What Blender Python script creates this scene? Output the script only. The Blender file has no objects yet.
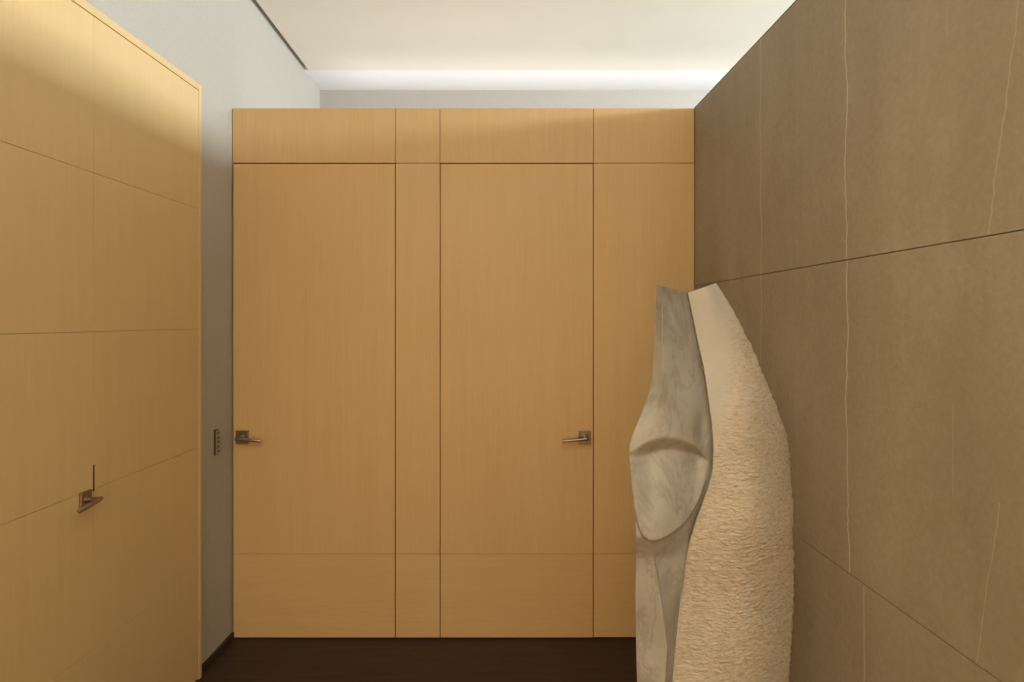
import bpy, bmesh, math, random
from mathutils import Vector, Matrix, noise
C = bpy.context.scene.collection
S = bpy.context.scene
F = 640.0            # focal length in pixels of the 1024 px wide frame
EYE = 1.58
HY = 320.0           # horizon row
D = 3.17             # distance of the panelled partition

# ---------------------------------------------------------------- camera
cd = bpy.data.cameras.new('camera'); cam = bpy.data.objects.new('camera', cd); C.objects.link(cam)
cam.location = (0, 0, EYE); cam.rotation_euler = (math.radians(90), 0, 0)
cd.sensor_width = 36; cd.lens = F / 1024 * 36; cd.shift_y = -(341 - HY) / 1024; cd.clip_start = .05
S.camera = cam
# ---------------------------------------------------------------- colour and light
S.view_settings.view_transform = 'Standard'; S.view_settings.look = 'None'
S.view_settings.gamma = 1; S.view_settings.use_curve_mapping = False
S.view_settings.exposure = 0.11
w = bpy.data.worlds.new('world'); S.world = w; w.use_nodes = True
w.node_tree.nodes['Background'].inputs[0].default_value = (1, .85, .68, 1)
w.node_tree.nodes['Background'].inputs[1].default_value = .05

def area(name, loc, rot, sx, sy, power, col, spread=180):
    l = bpy.data.lights.new(name, 'AREA'); l.shape = 'RECTANGLE'; l.size = sx; l.size_y = sy
    l.energy = power; l.color = col; l.spread = math.radians(spread)
    o = bpy.data.objects.new(name, l); C.objects.link(o); o.location = loc
    o.rotation_euler = [math.radians(a) for a in rot]; return o
# clerestory daylight of the room beyond the stone partition (above its top)
area('clerestory_light', (4.35, 2.2, 2.99), (0, 90, 0), .30, 4.2, 300, (.88, .95, 1))
# cove lamp lying behind the top of the stone partition, shining up to the ceiling
area('cove_light', (1.75, 2.0, 2.35), (0, 180, 0), 1.0, 4.6, 14, (.88, .96, 1.0))
# added warm fill, low and unseen behind the camera, for the lower panels
area('warm_fill', (-.45, -1.1, 1.0), (90, 0, 0), 1.0, 1.3, 31, (1, .57, .23))
# added unseen fills aimed up; the first, behind the end partition, brightens the ceiling
area('ceiling_fill', (-.2, 3.8, 1.7), (0, 180, 0), 2.2, .7, 6.3, (1, .98, .95), 110)
area('border_fill', (.3, 4.27, 2.4), (0, 180, 0), 3.0, .06, 1.15, (1, .97, .96), 50)  # added narrow fill that brightens the far ceiling border
area('rear_fill', (-.2, -1.3, 2.45), (0, 180, 0), 2.0, 1.4, 135, (.84, .95, 1))  # added broad cool fill behind the camera, bounced off the ceiling

# ---------------------------------------------------------------- materials
def mat(name):
    m = bpy.data.materials.new(name); m.use_nodes = True
    nt = m.node_tree; return m, nt, nt.nodes['Principled BSDF']
def N(nt, t, **kw):
    n = nt.nodes.new(t)
    for k, v in kw.items(): setattr(n, k, v)
    return n
def math_(nt, op, a, b=None, c=None):
    n = N(nt, 'ShaderNodeMath', operation=op)
    for i, v in enumerate((a, b, c)):
        if v is None: continue
        if isinstance(v, (int, float)): n.inputs[i].default_value = v
        else: nt.links.new(v, n.inputs[i])
    return n.outputs[0]
def ramp(nt, fac, stops):
    r = N(nt, 'ShaderNodeValToRGB'); nt.links.new(fac, r.inputs[0])
    e = r.color_ramp.elements
    while len(e) < len(stops): e.new(.5)
    for el, (p, c) in zip(e, stops): el.position = p; el.color = (*c, 1)
    return r.outputs[0]
def coords(nt, scale=(1, 1, 1), src='Object'):
    tc = N(nt, 'ShaderNodeTexCoord'); mp = N(nt, 'ShaderNodeMapping'); mp.inputs['Scale'].default_value = scale
    nt.links.new(tc.outputs[src], mp.inputs[0]); return mp.outputs[0]
def tex(nt, vec, scale, detail=4, rough=.55, dist=0):
    n = N(nt, 'ShaderNodeTexNoise'); nt.links.new(vec, n.inputs['Vector'])
    n.inputs['Scale'].default_value = scale; n.inputs['Detail'].default_value = detail
    n.inputs['Roughness'].default_value = rough; n.inputs['Distortion'].default_value = dist
    return n.outputs[0]
def mix(nt, fac, a, b, mode='MIX'):
    n = N(nt, 'ShaderNodeMix', data_type='RGBA', blend_type=mode)
    for i, v in ((0, fac), (6, a), (7, b)):
        if isinstance(v, (int, float)): n.inputs[i].default_value = v
        elif isinstance(v, tuple): n.inputs[i].default_value = (*v, 1)
        else: nt.links.new(v, n.inputs[i])
    return n.outputs[2]
def bump(nt, h, strength, dist, p):
    b = N(nt, 'ShaderNodeBump'); nt.links.new(h, b.inputs['Height'])
    b.inputs['Strength'].default_value = strength; b.inputs['Distance'].default_value = dist
    nt.links.new(b.outputs[0], p.inputs['Normal'])

def veneer(name, grain, c0, c1, rough=.42):
    m, nt, p = mat(name)
    sc = {'v': (1, 1, .035), 'h': (.05, .05, 1)}[grain]
    a = tex(nt, coords(nt, sc), 150, 3, .6)
    b = tex(nt, coords(nt, sc), 22, 3, .5)
    c = tex(nt, coords(nt, (1, 1, .4)), 2.2, 2, .5)
    f = math_(nt, 'ADD', math_(nt, 'MULTIPLY', a, .45), math_(nt, 'ADD', math_(nt, 'MULTIPLY', b, .3), math_(nt, 'MULTIPLY', c, .25)))
    oi = N(nt, 'ShaderNodeObjectInfo')
    f = math_(nt, 'ADD', f, math_(nt, 'MULTIPLY', math_(nt, 'SUBTRACT', oi.outputs['Random'], .5), .06))
    nt.links.new(ramp(nt, f, [(.3, c0), (.7, c1)]), p.inputs['Base Color'])
    p.inputs['Roughness'].default_value = rough; p.inputs['Specular IOR Level'].default_value = .3
    bump(nt, a, .05, .001, p)
    return m
OAK0, OAK1 = (.545, .36, .165), (.62, .43, .215)
M_oakv = veneer('oak_veneer_upright', 'v', OAK0, OAK1)
M_oakh = veneer('oak_veneer_level', 'h', OAK0, OAK1)
LO0, LO1 = (.625, .455, .22), (.68, .515, .27)
M_left = veneer('pale_veneer', 'v', LO0, LO1, .45)
def plain(name, col, rough=.7, metal=0, nscale=0, namp=0, bstr=0, stretch=(1, 1, 1)):
    m, nt, p = mat(name); p.inputs['Roughness'].default_value = rough; p.inputs['Metallic'].default_value = metal
    if nscale:
        n = tex(nt, coords(nt, stretch), nscale, 4)
        lo = tuple(x * (1 - namp) for x in col); hi = tuple(min(1, x * (1 + namp)) for x in col)
        nt.links.new(ramp(nt, n, [(.3, lo), (.7, hi)]), p.inputs['Base Color'])
        if bstr: bump(nt, n, bstr, .002, p)
    else: p.inputs['Base Color'].default_value = (*col, 1)
    return m
M_dark = plain('dark_backing', (.05, .028, .012), .9)
M_gapd = plain('ceiling_slot_backing', (.30, .28, .20), .9)  # darker tone of the slab above the ceiling slot
M_wall = plain('grey_plaster', (.44, .42, .375), .85, 0, 60, .03, .06)
M_white = plain('white_ceiling', (.86, .86, .87), .9, 0, 30, .01)  # whiter tone than the ceiling panel
M_cream = plain('cream_ceiling', (.80, .76, .66), .9, 0, 3, .015)
M_seam = plain('seam_backing', (.15, .08, .035), .9)
M_joint = plain('brown_joint', (.42, .26, .11), .9)
M_base = plain('dark_skirting_edge_shade', (.03, .024, .02), .6)
M_room = plain('warm_plaster', (.62, .50, .36), .9)
M_metal = plain('brushed_nickel', (.30, .25, .19), .34, 1, 300, .08, .05, (.1, 1, 1))
M_bronze = plain('dark_bronze', (.10, .065, .04), .45, .6)

def floor_mat():
    m, nt, p = mat('dark_floor_boards')
    n = tex(nt, coords(nt, (.1, 1, 1)), 40, 4)
    nt.links.new(ramp(nt, n, [(.3, (.030, .019, .013)), (.7, (.048, .030, .020))]), p.inputs['Base Color'])
    p.inputs['Roughness'].default_value = .5; p.inputs['Specular IOR Level'].default_value = .25
    bump(nt, n, .1, .001, p); return m
M_floor = floor_mat()

def stone_mat():
    m, nt, p = mat('brown_stone_slabs')
    tc = N(nt, 'ShaderNodeTexCoord'); sx = N(nt, 'ShaderNodeSeparateXYZ'); nt.links.new(tc.outputs['Object'], sx.inputs[0])
    Y, Z = sx.outputs[1], sx.outputs[2]
    big = tex(nt, coords(nt), 1.6, 5, .6, .4)
    fine = tex(nt, coords(nt), 55, 6, .7)
    cloth = tex(nt, coords(nt, (1, 1, .12)), 5, 4, .6)
    f = math_(nt, 'ADD', math_(nt, 'MULTIPLY', big, .45), math_(nt, 'ADD', math_(nt, 'MULTIPLY', fine, .33), math_(nt, 'MULTIPLY', cloth, .22)))
    col = ramp(nt, f, [(.32, (.235, .20, .137)), (.5, (.31, .265, .187)), (.68, (.395, .34, .25))])
    # scattered pale pores
    pv = N(nt, 'ShaderNodeTexVoronoi'); nt.links.new(coords(nt), pv.inputs['Vector']); pv.inputs['Scale'].default_value = 70
    pore = math_(nt, 'MULTIPLY', math_(nt, 'LESS_THAN', pv.outputs[0], .10), math_(nt, 'GREATER_THAN', big, .56))
    col = mix(nt, math_(nt, 'MULTIPLY', pore, .25), col, (.42, .36, .26))
    wob = math_(nt, 'SUBTRACT', tex(nt, coords(nt, (.3, .3, 1)), 4.0, 6, .65), .5)
    brk = tex(nt, coords(nt, (1, 1, 1)), 9, 3, .6)
    veins = VEINS
    for (y0, k, z0, z1, width, st, amp) in veins:
        # distance from a slightly wandering line y = y0 + k (z - z0)
        line = math_(nt, 'ADD', math_(nt, 'MULTIPLY', math_(nt, 'SUBTRACT', Z, z0), k), y0)
        dy = math_(nt, 'ABSOLUTE', math_(nt, 'ADD', math_(nt, 'SUBTRACT', Y, line), math_(nt, 'MULTIPLY', wob, amp)))
        mk = N(nt, 'ShaderNodeMapRange', interpolation_type='SMOOTHSTEP'); nt.links.new(dy, mk.inputs[0])
        mk.inputs[1].default_value = width * .35; mk.inputs[2].default_value = width; mk.inputs[3].default_value = 1; mk.inputs[4].default_value = 0
        inz = math_(nt, 'MULTIPLY', math_(nt, 'GREATER_THAN', Z, z0), math_(nt, 'LESS_THAN', Z, z1))
        fade = math_(nt, 'MULTIPLY', math_(nt, 'MULTIPLY_ADD', brk, 1.2, .15), st)
        col = mix(nt, math_(nt, 'MULTIPLY', math_(nt, 'MULTIPLY', mk.outputs[0], inz), fade), col, (.56, .49, .36))
    nt.links.new(col, p.inputs['Base Color'])
    p.inputs['Roughness'].default_value = .62; p.inputs['Specular IOR Level'].default_value = .3
    bump(nt, fine, .12, .002, p); return m

# ---------------------------------------------------------------- geometry helpers
def link(name, bm, m, parent=None, smooth=False, bevel=0):
    me = bpy.data.meshes.new(name); bmesh.ops.recalc_face_normals(bm, faces=bm.faces); bm.to_mesh(me); bm.free()
    o = bpy.data.objects.new(name, me); C.objects.link(o); me.materials.append(m)
    if parent: o.parent = parent
    if smooth:
        for p in me.polygons: p.use_smooth = True
    if bevel:
        b = o.modifiers.new('bevel', 'BEVEL'); b.width = bevel; b.segments = 2; b.limit_method = 'ANGLE'
    return o
def struct(o): o['kind'] = 'structure'; return o
def hexa(bm, pts):   # pts: 4 lower, 4 upper
    v = [bm.verts.new(p) for p in pts]
    for f in ((0,1,2,3), (4,5,6,7), (0,1,5,4), (1,2,6,5), (2,3,7,6), (3,0,4,7)): bm.faces.new([v[i] for i in f])
def box(x0, x1, y0, y1, z0, z1, bm=None):
    bm = bm or bmesh.new()
    hexa(bm, [(x0,y0,z0),(x1,y0,z0),(x1,y1,z0),(x0,y1,z0),(x0,y0,z1),(x1,y0,z1),(x1,y1,z1),(x0,y1,z1)]); return bm
def LX(d): return -1.387 - .0156 * (D - d)      # left wall line
def RX(d): return .906 + .0281 * (D - d)        # right wall line
def slab(line, d0, d1, z0, z1, o0, o1, bm=None, lean=None):
    bm = bm or bmesh.new(); a = lambda d, o: line(d) + o
    hexa(bm, [(a(d0,o0),d0,z0),(a(d0,o1),d0,z0),(a(d1,o1),d1,z0),(a(d1,o0),d1,z0),
              (a(d0,o0),d0,z1),(a(d0,o1),d0,z1),(a(d1,o1),d1,z1),(a(d1,o0),d1,z1)]); return bm
TOP = 2.63
FAR = 4.55
def CZ(d): return 3.215 + .052 * (FAR - d)
REAR = -2.2; OUT = 4.6

# ---------------------------------------------------------------- structure
struct(link('floor', box(-1.6, OUT + .1, REAR - .1, FAR + .1, -.1, 0), M_floor))
def cslab(x0, x1, y0, y1, t=.03, up=0):
    bm = bmesh.new()
    hexa(bm, [(x0(y0),y0,CZ(y0)+up),(x1,y0,CZ(y0)+up),(x1,y1,CZ(y1)+up),(x0(y1),y1,CZ(y1)+up),
              (x0(y0),y0,CZ(y0)+t+up),(x1,y0,CZ(y0)+t+up),(x1,y1,CZ(y1)+t+up),(x0(y1),y1,CZ(y1)+t+up)]); return bm
YB = 4.23
ceil = struct(link('ceiling', cslab(lambda d: LX(d) - .1, OUT + .1, REAR - .1, FAR + .1, .08, .031), M_gapd))
link('ceiling_panel', cslab(lambda d: LX(d) + .026, OUT, REAR, YB), M_cream, ceil)
link('ceiling_border', cslab(lambda d: LX(d) - .0, OUT, YB, FAR, .031), M_white, ceil)

wl = struct(link('wall_left', slab(LX, REAR, FAR + .1, 0, 3.6, -.1, 0), M_wall))
struct(link('wall_far', box(-1.5, OUT + .1, FAR, FAR + .1, 0, 3.3), M_wall))
struct(link('wall_rear', box(-1.6, OUT + .1, REAR - .1, REAR, 0, 3.6), M_room))
struct(link('wall_outer', box(OUT, OUT + .1, REAR, FAR, 0, 3.6), M_room))
struct(link('baseboard_left', slab(LX, 2.832, D - .004, 0, .035, .0005, .012), M_base))

# left veneered cladding and door: boards with fine level joints
GL = .0008
zs = [.49, 1.02, 1.541, 2.068, 2.588]
def boards(parent, d0, d1, name):
    lo = .008
    for hi in zs:
        link(name, slab(LX, d0, d1, lo + GL, hi - .0006, .0105, .016), M_left, parent, bevel=.0006)
        lo = hi
DS = 2.123                                     # latch side of the left door
door3 = struct(link('door_3', slab(LX, 1.10, DS, .006, 2.588, .001, .0102), M_joint))
boards(door3, 1.101, DS - .0003, 'panel')
clad = link('cladding_core', slab(LX, DS + .0002, 2.812, .004, 2.588, .001, .0102), M_joint, wl)
boards(clad, DS + .0003, 2.8115, 'panel')
clad2 = link('cladding_core', slab(LX, -1.6, 1.098, .004, 2.588, .001, .0102), M_joint, wl)
boards(clad2, -1.598, 1.099, 'panel')
bm = slab(LX, 2.8125, 2.835, .0, 2.618, .0005, .018); slab(LX, -1.6, 2.8125, 2.5895, 2.618, .0005, .018, bm)
struct(link('trim_1', bm, M_left, bevel=.001))
link('latch_slot', slab(LX, DS - .004, DS + .003, 1.012, 1.10, .0105, .0168), M_dark, door3)

# panelled partition at the end
PX = lambda px: (px - 512) / F * D
x0, x1, x2, x3, x4 = PX(232.5), PX(395.5), PX(440), PX(593.5), RX(D) - .002
PZ = lambda py: EYE - (py - HY) / F * D
zt, z1, z2, zb = TOP, PZ(163.3), PZ(554), PZ(639.5)
wb = struct(link('wall_back', box(x0 + .002, x4, D + .022, D + .14, 0, zt), M_seam))
def pan(parent, xa, xb, za, zc, m, g=.0012, name='panel', yo=0):
    return link(name, box(xa + g, xb - g, D + yo, D + .020 + yo, za + g, zc - g), m, parent, bevel=.0008)
G = .0033
for xa, xb in ((x0, x1), (x1, x2), (x2, x3), (x3, x4)):
    pan(wb, xa, xb, z1 + .0015, zt, M_oakv, name='header_panel')
for xa, xb in ((x1, x2), (x3, x4)):
    pan(wb, xa, xb, z2, z1 + .001, M_oakv, name='fixed_panel')
    pan(wb, xa, xb, .006 if xa == x1 else .008, z2, M_oakh, name='fixed_panel')
def handle(parent, M):
    """lever handle in a local frame: the door is the XZ plane, -Y is out of it, the lever points to +X"""
    bm = bmesh.new(); box(-.031, .031, -.009, .001, -.033, .033, bm)
    h = link('door_handle', bm, M_metal, parent, bevel=.0015); h.data.transform(M)
    bm = bmesh.new()
    def ring(c, ax, r, n=20):
        u = ax.orthogonal().normalized(); v = ax.cross(u)
        return [bm.verts.new(c + (u * math.cos(a) + v * math.sin(a)) * r) for a in (2 * math.pi * i / n for i in range(n))]
    def tube(path, rads):
        prev = None; rs = []
        for i, c in enumerate(path):
            ax = (path[min(i + 1, len(path) - 1)] - path[max(i - 1, 0)]).normalized()
            u = Vector((0, 0, 1)); u = (u - ax * u.dot(ax)).normalized(); v = ax.cross(u)
            rs.append([bm.verts.new(c + (u * math.cos(a) + v * math.sin(a)) * rads[i]) for a in (2 * math.pi * k / 20 for k in range(20))])
        for a, b in zip(rs, rs[1:]):
            for k in range(20): bm.faces.new((a[k], a[(k + 1) % 20], b[(k + 1) % 20], b[k]))
        bm.faces.new(rs[0]); bm.faces.new(rs[-1])
    tube([Vector((0, -.009, 0)), Vector((0, -.015, 0)), Vector((0, -.0155, 0)), Vector((0, -.052, 0))], [.0155, .0155, .0095, .0095])
    k = link('neck', bm, M_metal, h, smooth=False, bevel=.0008); k.data.transform(M)
    bm = bmesh.new()
    tube([Vector((x, -.056, z)) for x, z in ((-.014, .002), (-.0125, .002), (0, 0), (.05, -.005), (.112, -.010), (.1145, -.0102), (.116, -.0104))],
         [.006, .0085, .0090, .0085, .0080, .007, .004])
    k = link('lever', bm, M_metal, h, smooth=True); k.data.transform(M)
    for p in k.data.polygons: p.use_smooth = len(p.vertices) == 4
HZ = PZ(437)
for i, (xa, xb, hx, sgn) in enumerate(((x0 + .001, x1, PX(242.6), 1), (x2, x3, PX(584.6), -1))):
    dr = struct(link('door_%d' % (i + 1), box(xa + G, xb - G, D + .0025, D + .0215, .008, z1 - G), M_seam))
    link('panel', box(xa + G, xb - G, D + .0, D + .0024, z2 + .0012, z1 - G), M_oakv, dr)
    link('kick_panel', box(xa + G, xb - G, D + .0, D + .0024, .008, z2 - .0012), M_oakh, dr)
    handle(dr, Matrix.Translation((hx, D, HZ)) @ Matrix.Diagonal((sgn, 1, 1, 1)))
hd = 2.078
handle(door3, Matrix.Translation((LX(hd) + .016, hd, .997)) @ Matrix(((0, -1, 0, 0), (-1, 0, 0, 0), (0, 0, 1, 0), (0, 0, 0, 1))) @ Matrix.Diagonal((.86, .86, .86, 1)))

# stone partition: three courses of slabs with veins
def RD(px): return D * (695 - 494) / (px - 494)      # distance along the stone wall at a pixel column
VEINS = [
    (RD(848.5), .010, .872, TOP, .0040, 1.1, .065),
    (RD(864), .0, .0, .866, .0040, .65, .014),
    (RD(761.5), .005, .872, TOP, .0060, .5, .06),
    (RD(761), .02, .0, .866, .0060, .3, .030),
    (RD(985), -.20, 1.752, 2.32, .0028, .5, .05),
    (RD(976), -.17, .872, 1.22, .0022, .40, .03),
    (RD(947), -.01, 2.20, 2.36, .0022, .30, .010),
    (RD(953), -.01, 1.20, 1.40, .0022, .25, .010),
    (RD(797), .0, .872, TOP, .012, .06, .02),
    (.95, -.03, 1.752, TOP, .003, .6, .03), (.2, .02, .872, 1.748, .003, .6, .03), (-.7, .02, 0, TOP, .004, .6, .03)]
M_stone = stone_mat()
wr = struct(link('wall_right', slab(RX, REAR + .002, D + .14, 0, TOP - .004, .024, .14), M_dark))
for za, zc in ((.0, .8685), (.8705, 1.7485), (1.7505, TOP)):
    link('stone_course', slab(RX, REAR + .002, D + .14, za, zc, 0, .0235), M_stone, wr, bevel=.0012)
struct(link('edge_shadow_strip', slab(RX, REAR + .002, D + .14, TOP + .0005, TOP + .006, .0015, .14), M_base))  # thin dark strip standing in for the edge shadow along the stone top

# ---------------------------------------------------------------- light switch on the left wall
sw = bpy.data.objects.new('light_switch', None); C.objects.link(sw)
sd = 3.00; sw.location = (LX(sd) , sd, 1.008); sw.rotation_euler = (0, 0, math.atan(-.0156))
sw['label'] = 'slim taupe keypad wall switch on the grey wall beside the left door of the panelling'; sw['category'] = 'light switch'
link('mounting_box', box(.0005, .009, -.018, .014, -.060, .060), M_bronze, sw)
M_plate = plain('taupe_plate', (.36, .31, .24), .5)
link('cover_plate', box(.0092, .011, -.017, .018, -.058, .058), M_plate, sw, bevel=.0008)
for k in range(5):
    z = .043 - k * .0215
    link('button', box(.0112, .0135, -.008, .012, z - .003, z + .003), M_bronze, sw, bevel=.001)

# ---------------------------------------------------------------- marble sculpture
def curve(tab):
    def f(y):
        if y <= tab[0][0]: return tab[0][1]
        for i in range(len(tab) - 1):
            if y <= tab[i+1][0]:
                t = (y - tab[i][0]) / (tab[i+1][0] - tab[i][0])
                p0 = tab[max(i-1, 0)][1]; p1 = tab[i][1]; p2 = tab[i+1][1]; p3 = tab[min(i+2, len(tab)-1)][1]
                h0 = tab[i][0]-tab[max(i-1,0)][0] or 1; h1 = tab[i+1][0]-tab[i][0]; h2 = tab[min(i+2,len(tab)-1)][0]-tab[i+1][0] or 1
                m1 = ((p2-p0)/(h0+h1))*h1 if i > 0 else (p2-p1); m2 = ((p3-p1)/(h1+h2))*h1 if i+2 < len(tab) else (p2-p1)
                return (2*t**3-3*t*t+1)*p1 + (t**3-2*t*t+t)*m1 + (-2*t**3+3*t*t)*p2 + (t**3-t*t)*m2
        return tab[-1][1]
    return f
Lc = curve([(285,657),(300,656),(330,654.3),(360,653),(380,651.5),(395,648),(415,641),(432,634),(447,629.5),(465,630),(480,631.3),(500,633),(520,635.3),(540,636),(600,635.5),(682,637),(800,640),(920,642)])
Mc = curve([(285,686),(292,687),(310,691),(340,697),(370,703.5),(400,708),(430,711.5),(450,712.5),(468,711.5),(485,708),(505,701),(525,694),(545,688),(565,684.5),(600,680.5),(640,676),(682,672),(800,662),(920,655)])
Rc = curve([(283,716),(291,721.5),(300,727),(310,733),(325,741),(345,751),(365,759.5),(385,768),(405,776),(425,783),(440,788),(455,789.5),(475,790.5),(500,793),(530,793.5),(570,794),(610,793.5),(650,791.5),(682,789.5),(800,785),(920,780)])
yT = curve([(630,452),(638,446),(650,439.5),(665,436),(680,438),(693,444),(703,453),(711,466)])
yB = curve([(630,470),(634,505),(640,530),(647,539),(653,541.5),(662,538.5),(675,531),(688,519),(699,499),(706,480),(711,467)])
Bc = curve([(540,650),(600,661),(682,671),(920,690)])
def sm(a, b, x):
    t = min(1, max(0, (x - a) / (b - a))); return t * t * (3 - 2 * t)
def depth_left(px, py):
    l, m = Lc(py), Mc(py); u = (px - l) / max(1e-6, m - l)
    up = 1 - sm(370, 440, py); low = sm(535, 560, py)
    # upper part: narrow side facet, then a plane receding to the crease
    e = .20
    a = 1.735 - .045 * (u / e) if u < e else 1.690 + .085 * ((u - e) / (1 - e))
    b = 1.690 + .065 * u * u - .02 * math.sin(math.pi * u)          # swelling belly round the bowl
    bu = min(.8, max(.25, (Bc(py) - l) / max(1, m - l)))
    c = 1.745 - .045 * u / bu if u < bu else 1.70 + .042 * (u - bu) / (1 - bu) + .008 * sm(bu, bu + .05, u)
    d = a * up + (1 - up) * (b * (1 - low) + c * low)
    t, bt = yT(px), yB(px)
    if t < py < bt and px < 711:
        s = (py - t) / (bt - t); wdt = sm(0, 16, 711 - px) * sm(-4, 22, px - l)
        d += wdt * (.048 * sm(0, .15, s) * (1 - s) ** .9) - .012 * s * wdt
    elif py >= bt: d += .007 * sm(0, 2.5, py - bt) * (1 - sm(575, 640, py)) * sm(0, 10, 711 - px)
    # dark hollow right above the bowl beside the crease
    d += .018 * math.exp(-(((px - 702) / 6) ** 2 + ((py - 428) / 16) ** 2))
    return d
def depth_right(v, py):
    lip = .022 + .040 * sm(330, 420, py) * (1 - sm(520, 600, py))
    base = 1.775 - lip - .020 * math.sin(min(1, v / .8) * math.pi * .6)
    return base + .13 * max(0, (v - .35) / .65) ** 2.4 * (.25 + .75 * sm(320, 470, py))
def topy(k):     # k 0..1 left, 1..2 right
    return 285 + 7.5 * k if k <= 1 else 292.5 - 9.5 * (k - 1)
SC = (.555, 1.74)
def P(px, py, d, t):
    z = EYE - (py - HY) * (d if py < 690 else d + (1.74 - d) * sm(690, 800, py)) / F
    return Vector(((px - 512) / F * d - SC[0], d - SC[1], max(z, 0) if t < .9999 else 0))
NR, NU, NV, NB = 560, 84, 84, 40
YBOT = HY + EYE * F / 1.74
stone_pts = []; tool = []
def tool_amount(v, py):
    e = 285 + 145 * (1 - v) ** 1.3
    return sm(e - 15, e + 60, py) * sm(-.02, .04, v)
for r in range(NR + 1):
    t = r / NR; row = []; tl = []
    for k in range(NU + 1):
        u = k / NU; py = topy(u) + t * (YBOT - topy(u)); px = Lc(py) + u * (Mc(py) - Lc(py))
        row.append(P(px, py, depth_left(px, py), t)); tl.append(0)
    for k in range(NV + 1):
        v = k / NV; py = topy(1 + v) + t * (YBOT - topy(1 + v)); m, rr = Mc(py), Rc(py)
        px = m + v * (rr - m) + (.9 if k == 0 else 0)
        d = depth_right(v, py); ta = tool_amount(v, py)
        p = P(px, py, d, t)
        q = Vector((p.x * 70 - p.z * 26, p.z * 190 + p.x * 70, 0))
        n = noise.noise(q) * .5 + noise.noise(p * 190) * .5
        amp = .0024 + .0035 * sm(.6, 1, v)
        p.y -= n * amp * ta; p.x += noise.noise(p * 75) * .0045 * ta * sm(.8, 1, v)
        row.append(p); tl.append(ta)
    for k in range(1, NB):
        a = k / NB; tp = 283 + 2 * a + 18 * math.sin(math.pi * a); py = tp + t * (YBOT - tp); px = Rc(py) + a * (Lc(py) - Rc(py))
        d0 = depth_right(1, py); d1 = depth_left(Lc(py), py)
        d = d0 + (d1 - d0) * a + .09 * math.sin(math.pi * a) ** .7 * sm(-.12, .25, t)
        # rough quarried back, kept inside the outline
        p = P(px, py, d, t); p.x = (px - 512) / F * d - SC[0]
        p.y += noise.noise(p * 30) * .01 * math.sin(math.pi * a)
        row.append(p); tl.append(1)
    stone_pts.append(row); tool.append(tl)
RW = len(stone_pts[0])
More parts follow.
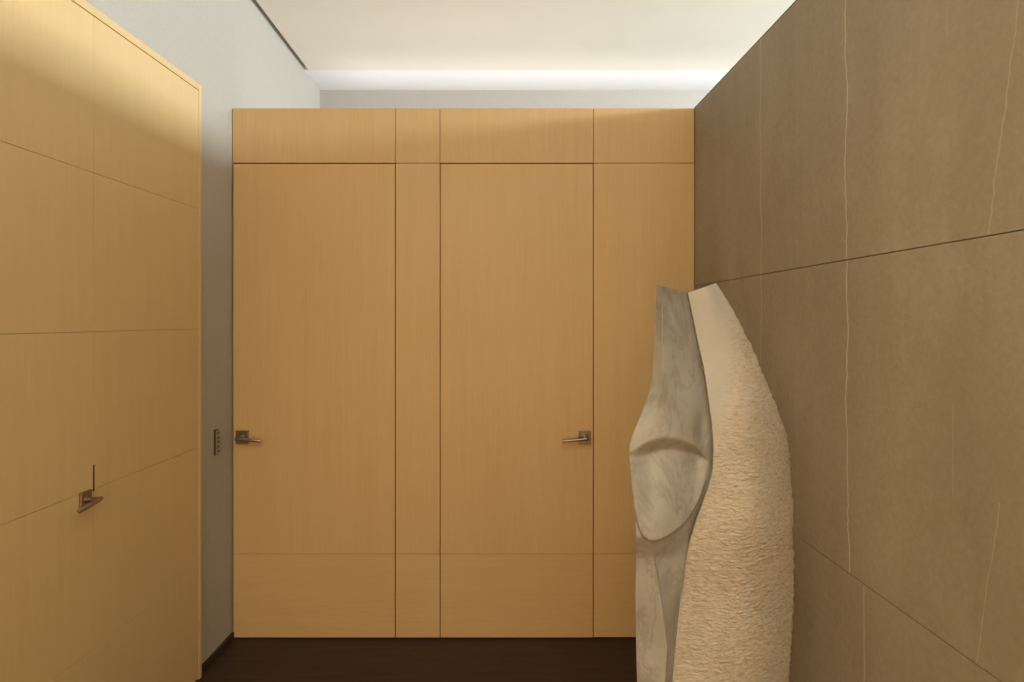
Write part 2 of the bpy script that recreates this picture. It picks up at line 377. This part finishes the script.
def marble(name, polished):
    m, nt, p = mat(name)
    big = tex(nt, coords(nt), 5, 5, .6, .5)
    if polished:
        base = ramp(nt, big, [(.30, (.26, .235, .195)), (.5, (.355, .34, .30)), (.72, (.42, .405, .365))])
        wv = tex(nt, coords(nt, (1, 1, .5)), 6, 6, .7, .7)
        vein = ramp(nt, math_(nt, 'ABSOLUTE', math_(nt, 'SUBTRACT', wv, .5)), [(0, (.66, .66, .66)), (.045, (1, 1, 1))])
        nt.links.new(mix(nt, .6, base, vein, 'MULTIPLY'), p.inputs['Base Color'])
        p.inputs['Roughness'].default_value = .5; p.inputs['Specular IOR Level'].default_value = .35
        bump(nt, tex(nt, coords(nt), 90, 4), .08, .001, p)
    else:
        at = N(nt, 'ShaderNodeAttribute', attribute_name='tool')
        smooth = ramp(nt, big, [(.3, (.41, .39, .335)), (.7, (.49, .465, .405))])
        fine = tex(nt, coords(nt, (.6, .6, 1.6)), 95, 5, .7)
        rough = ramp(nt, fine, [(.3, (.38, .30, .21)), (.48, (.53, .465, .37)), (.7, (.62, .56, .47))])
        grey = ramp(nt, tex(nt, coords(nt), 7, 4), [(.45, (1, 1, 1)), (.75, (.66, .68, .68))])
        c = mix(nt, at.outputs['Fac'], smooth, mix(nt, .6, rough, grey, 'MULTIPLY'))
        nt.links.new(c, p.inputs['Base Color'])
        p.inputs['Roughness'].default_value = .8; p.inputs['Specular IOR Level'].default_value = .2
        tc = N(nt, 'ShaderNodeTexCoord'); mp = N(nt, 'ShaderNodeMapping'); nt.links.new(tc.outputs['Object'], mp.inputs[0])
        mp.inputs['Rotation'].default_value = (0, math.radians(20), 0); mp.inputs['Scale'].default_value = (.42, .42, 1)
        st = tex(nt, mp.outputs[0], 100, 2, .5, .8)
        h = math_(nt, 'MULTIPLY', math_(nt, 'ADD', st, math_(nt, 'MULTIPLY', fine, .5)), at.outputs['Fac'])
        bump(nt, h, .9, .007, p)
    return m
sc = bpy.data.objects.new('marble_sculpture', None); C.objects.link(sc); sc.location = (SC[0], SC[1], 0)
sc['label'] = 'tall carved grey marble sculpture with a scooped hollow, standing before the brown stone wall'; sc['category'] = 'sculpture'
def build_piece(name, cols, m, cap=None):
    bm = bmesh.new(); V = [[bm.verts.new(stone_pts[r][c]) for c in cols] for r in range(NR + 1)]
    for r in range(NR):
        for c in range(len(cols) - 1): bm.faces.new((V[r][c], V[r+1][c], V[r+1][c+1], V[r][c+1]))
    me = bpy.data.meshes.new(name)
    if cap: cap(bm, V)
    bm.to_mesh(me)
    at = me.attributes.new('tool', 'FLOAT', 'POINT')
    vals = [tool[r][c] for r in range(NR + 1) for c in cols]
    vals += [0.0] * (len(me.vertices) - len(vals))
    at.data.foreach_set('value', vals)
    bm.free()
    for p in me.polygons: p.use_smooth = True
    o = bpy.data.objects.new(name, me); C.objects.link(o); me.materials.append(m); o.parent = sc; return o
pol = build_piece('polished_face', list(range(0, NU + 1)), marble('polished_marble', True))
pol['label'] = 'smooth grey polished face with scooped bowl'
def cap(bm, V):
    # sawn top: fan the loop (polished edge included) to its middle; bottom likewise
    for row in (0, NR):
        loop = [bm.verts.new(stone_pts[row][c]) for c in range(NU + 1)] + V[row][1:len(V[row]) - 1]
        c = P(688, 305, 1.83, 0) if row == 0 else Vector((0, .05, 0))
        cv = bm.verts.new(c)
        for i in range(len(loop)): 
            f = bm.faces.new((loop[i], loop[(i + 1) % len(loop)], cv))
tf = build_piece('tooled_body', list(range(NU, RW)) + [0], marble('tooled_marble', False), cap)
tf['label'] = 'pale rough chiselled body with comb marks'
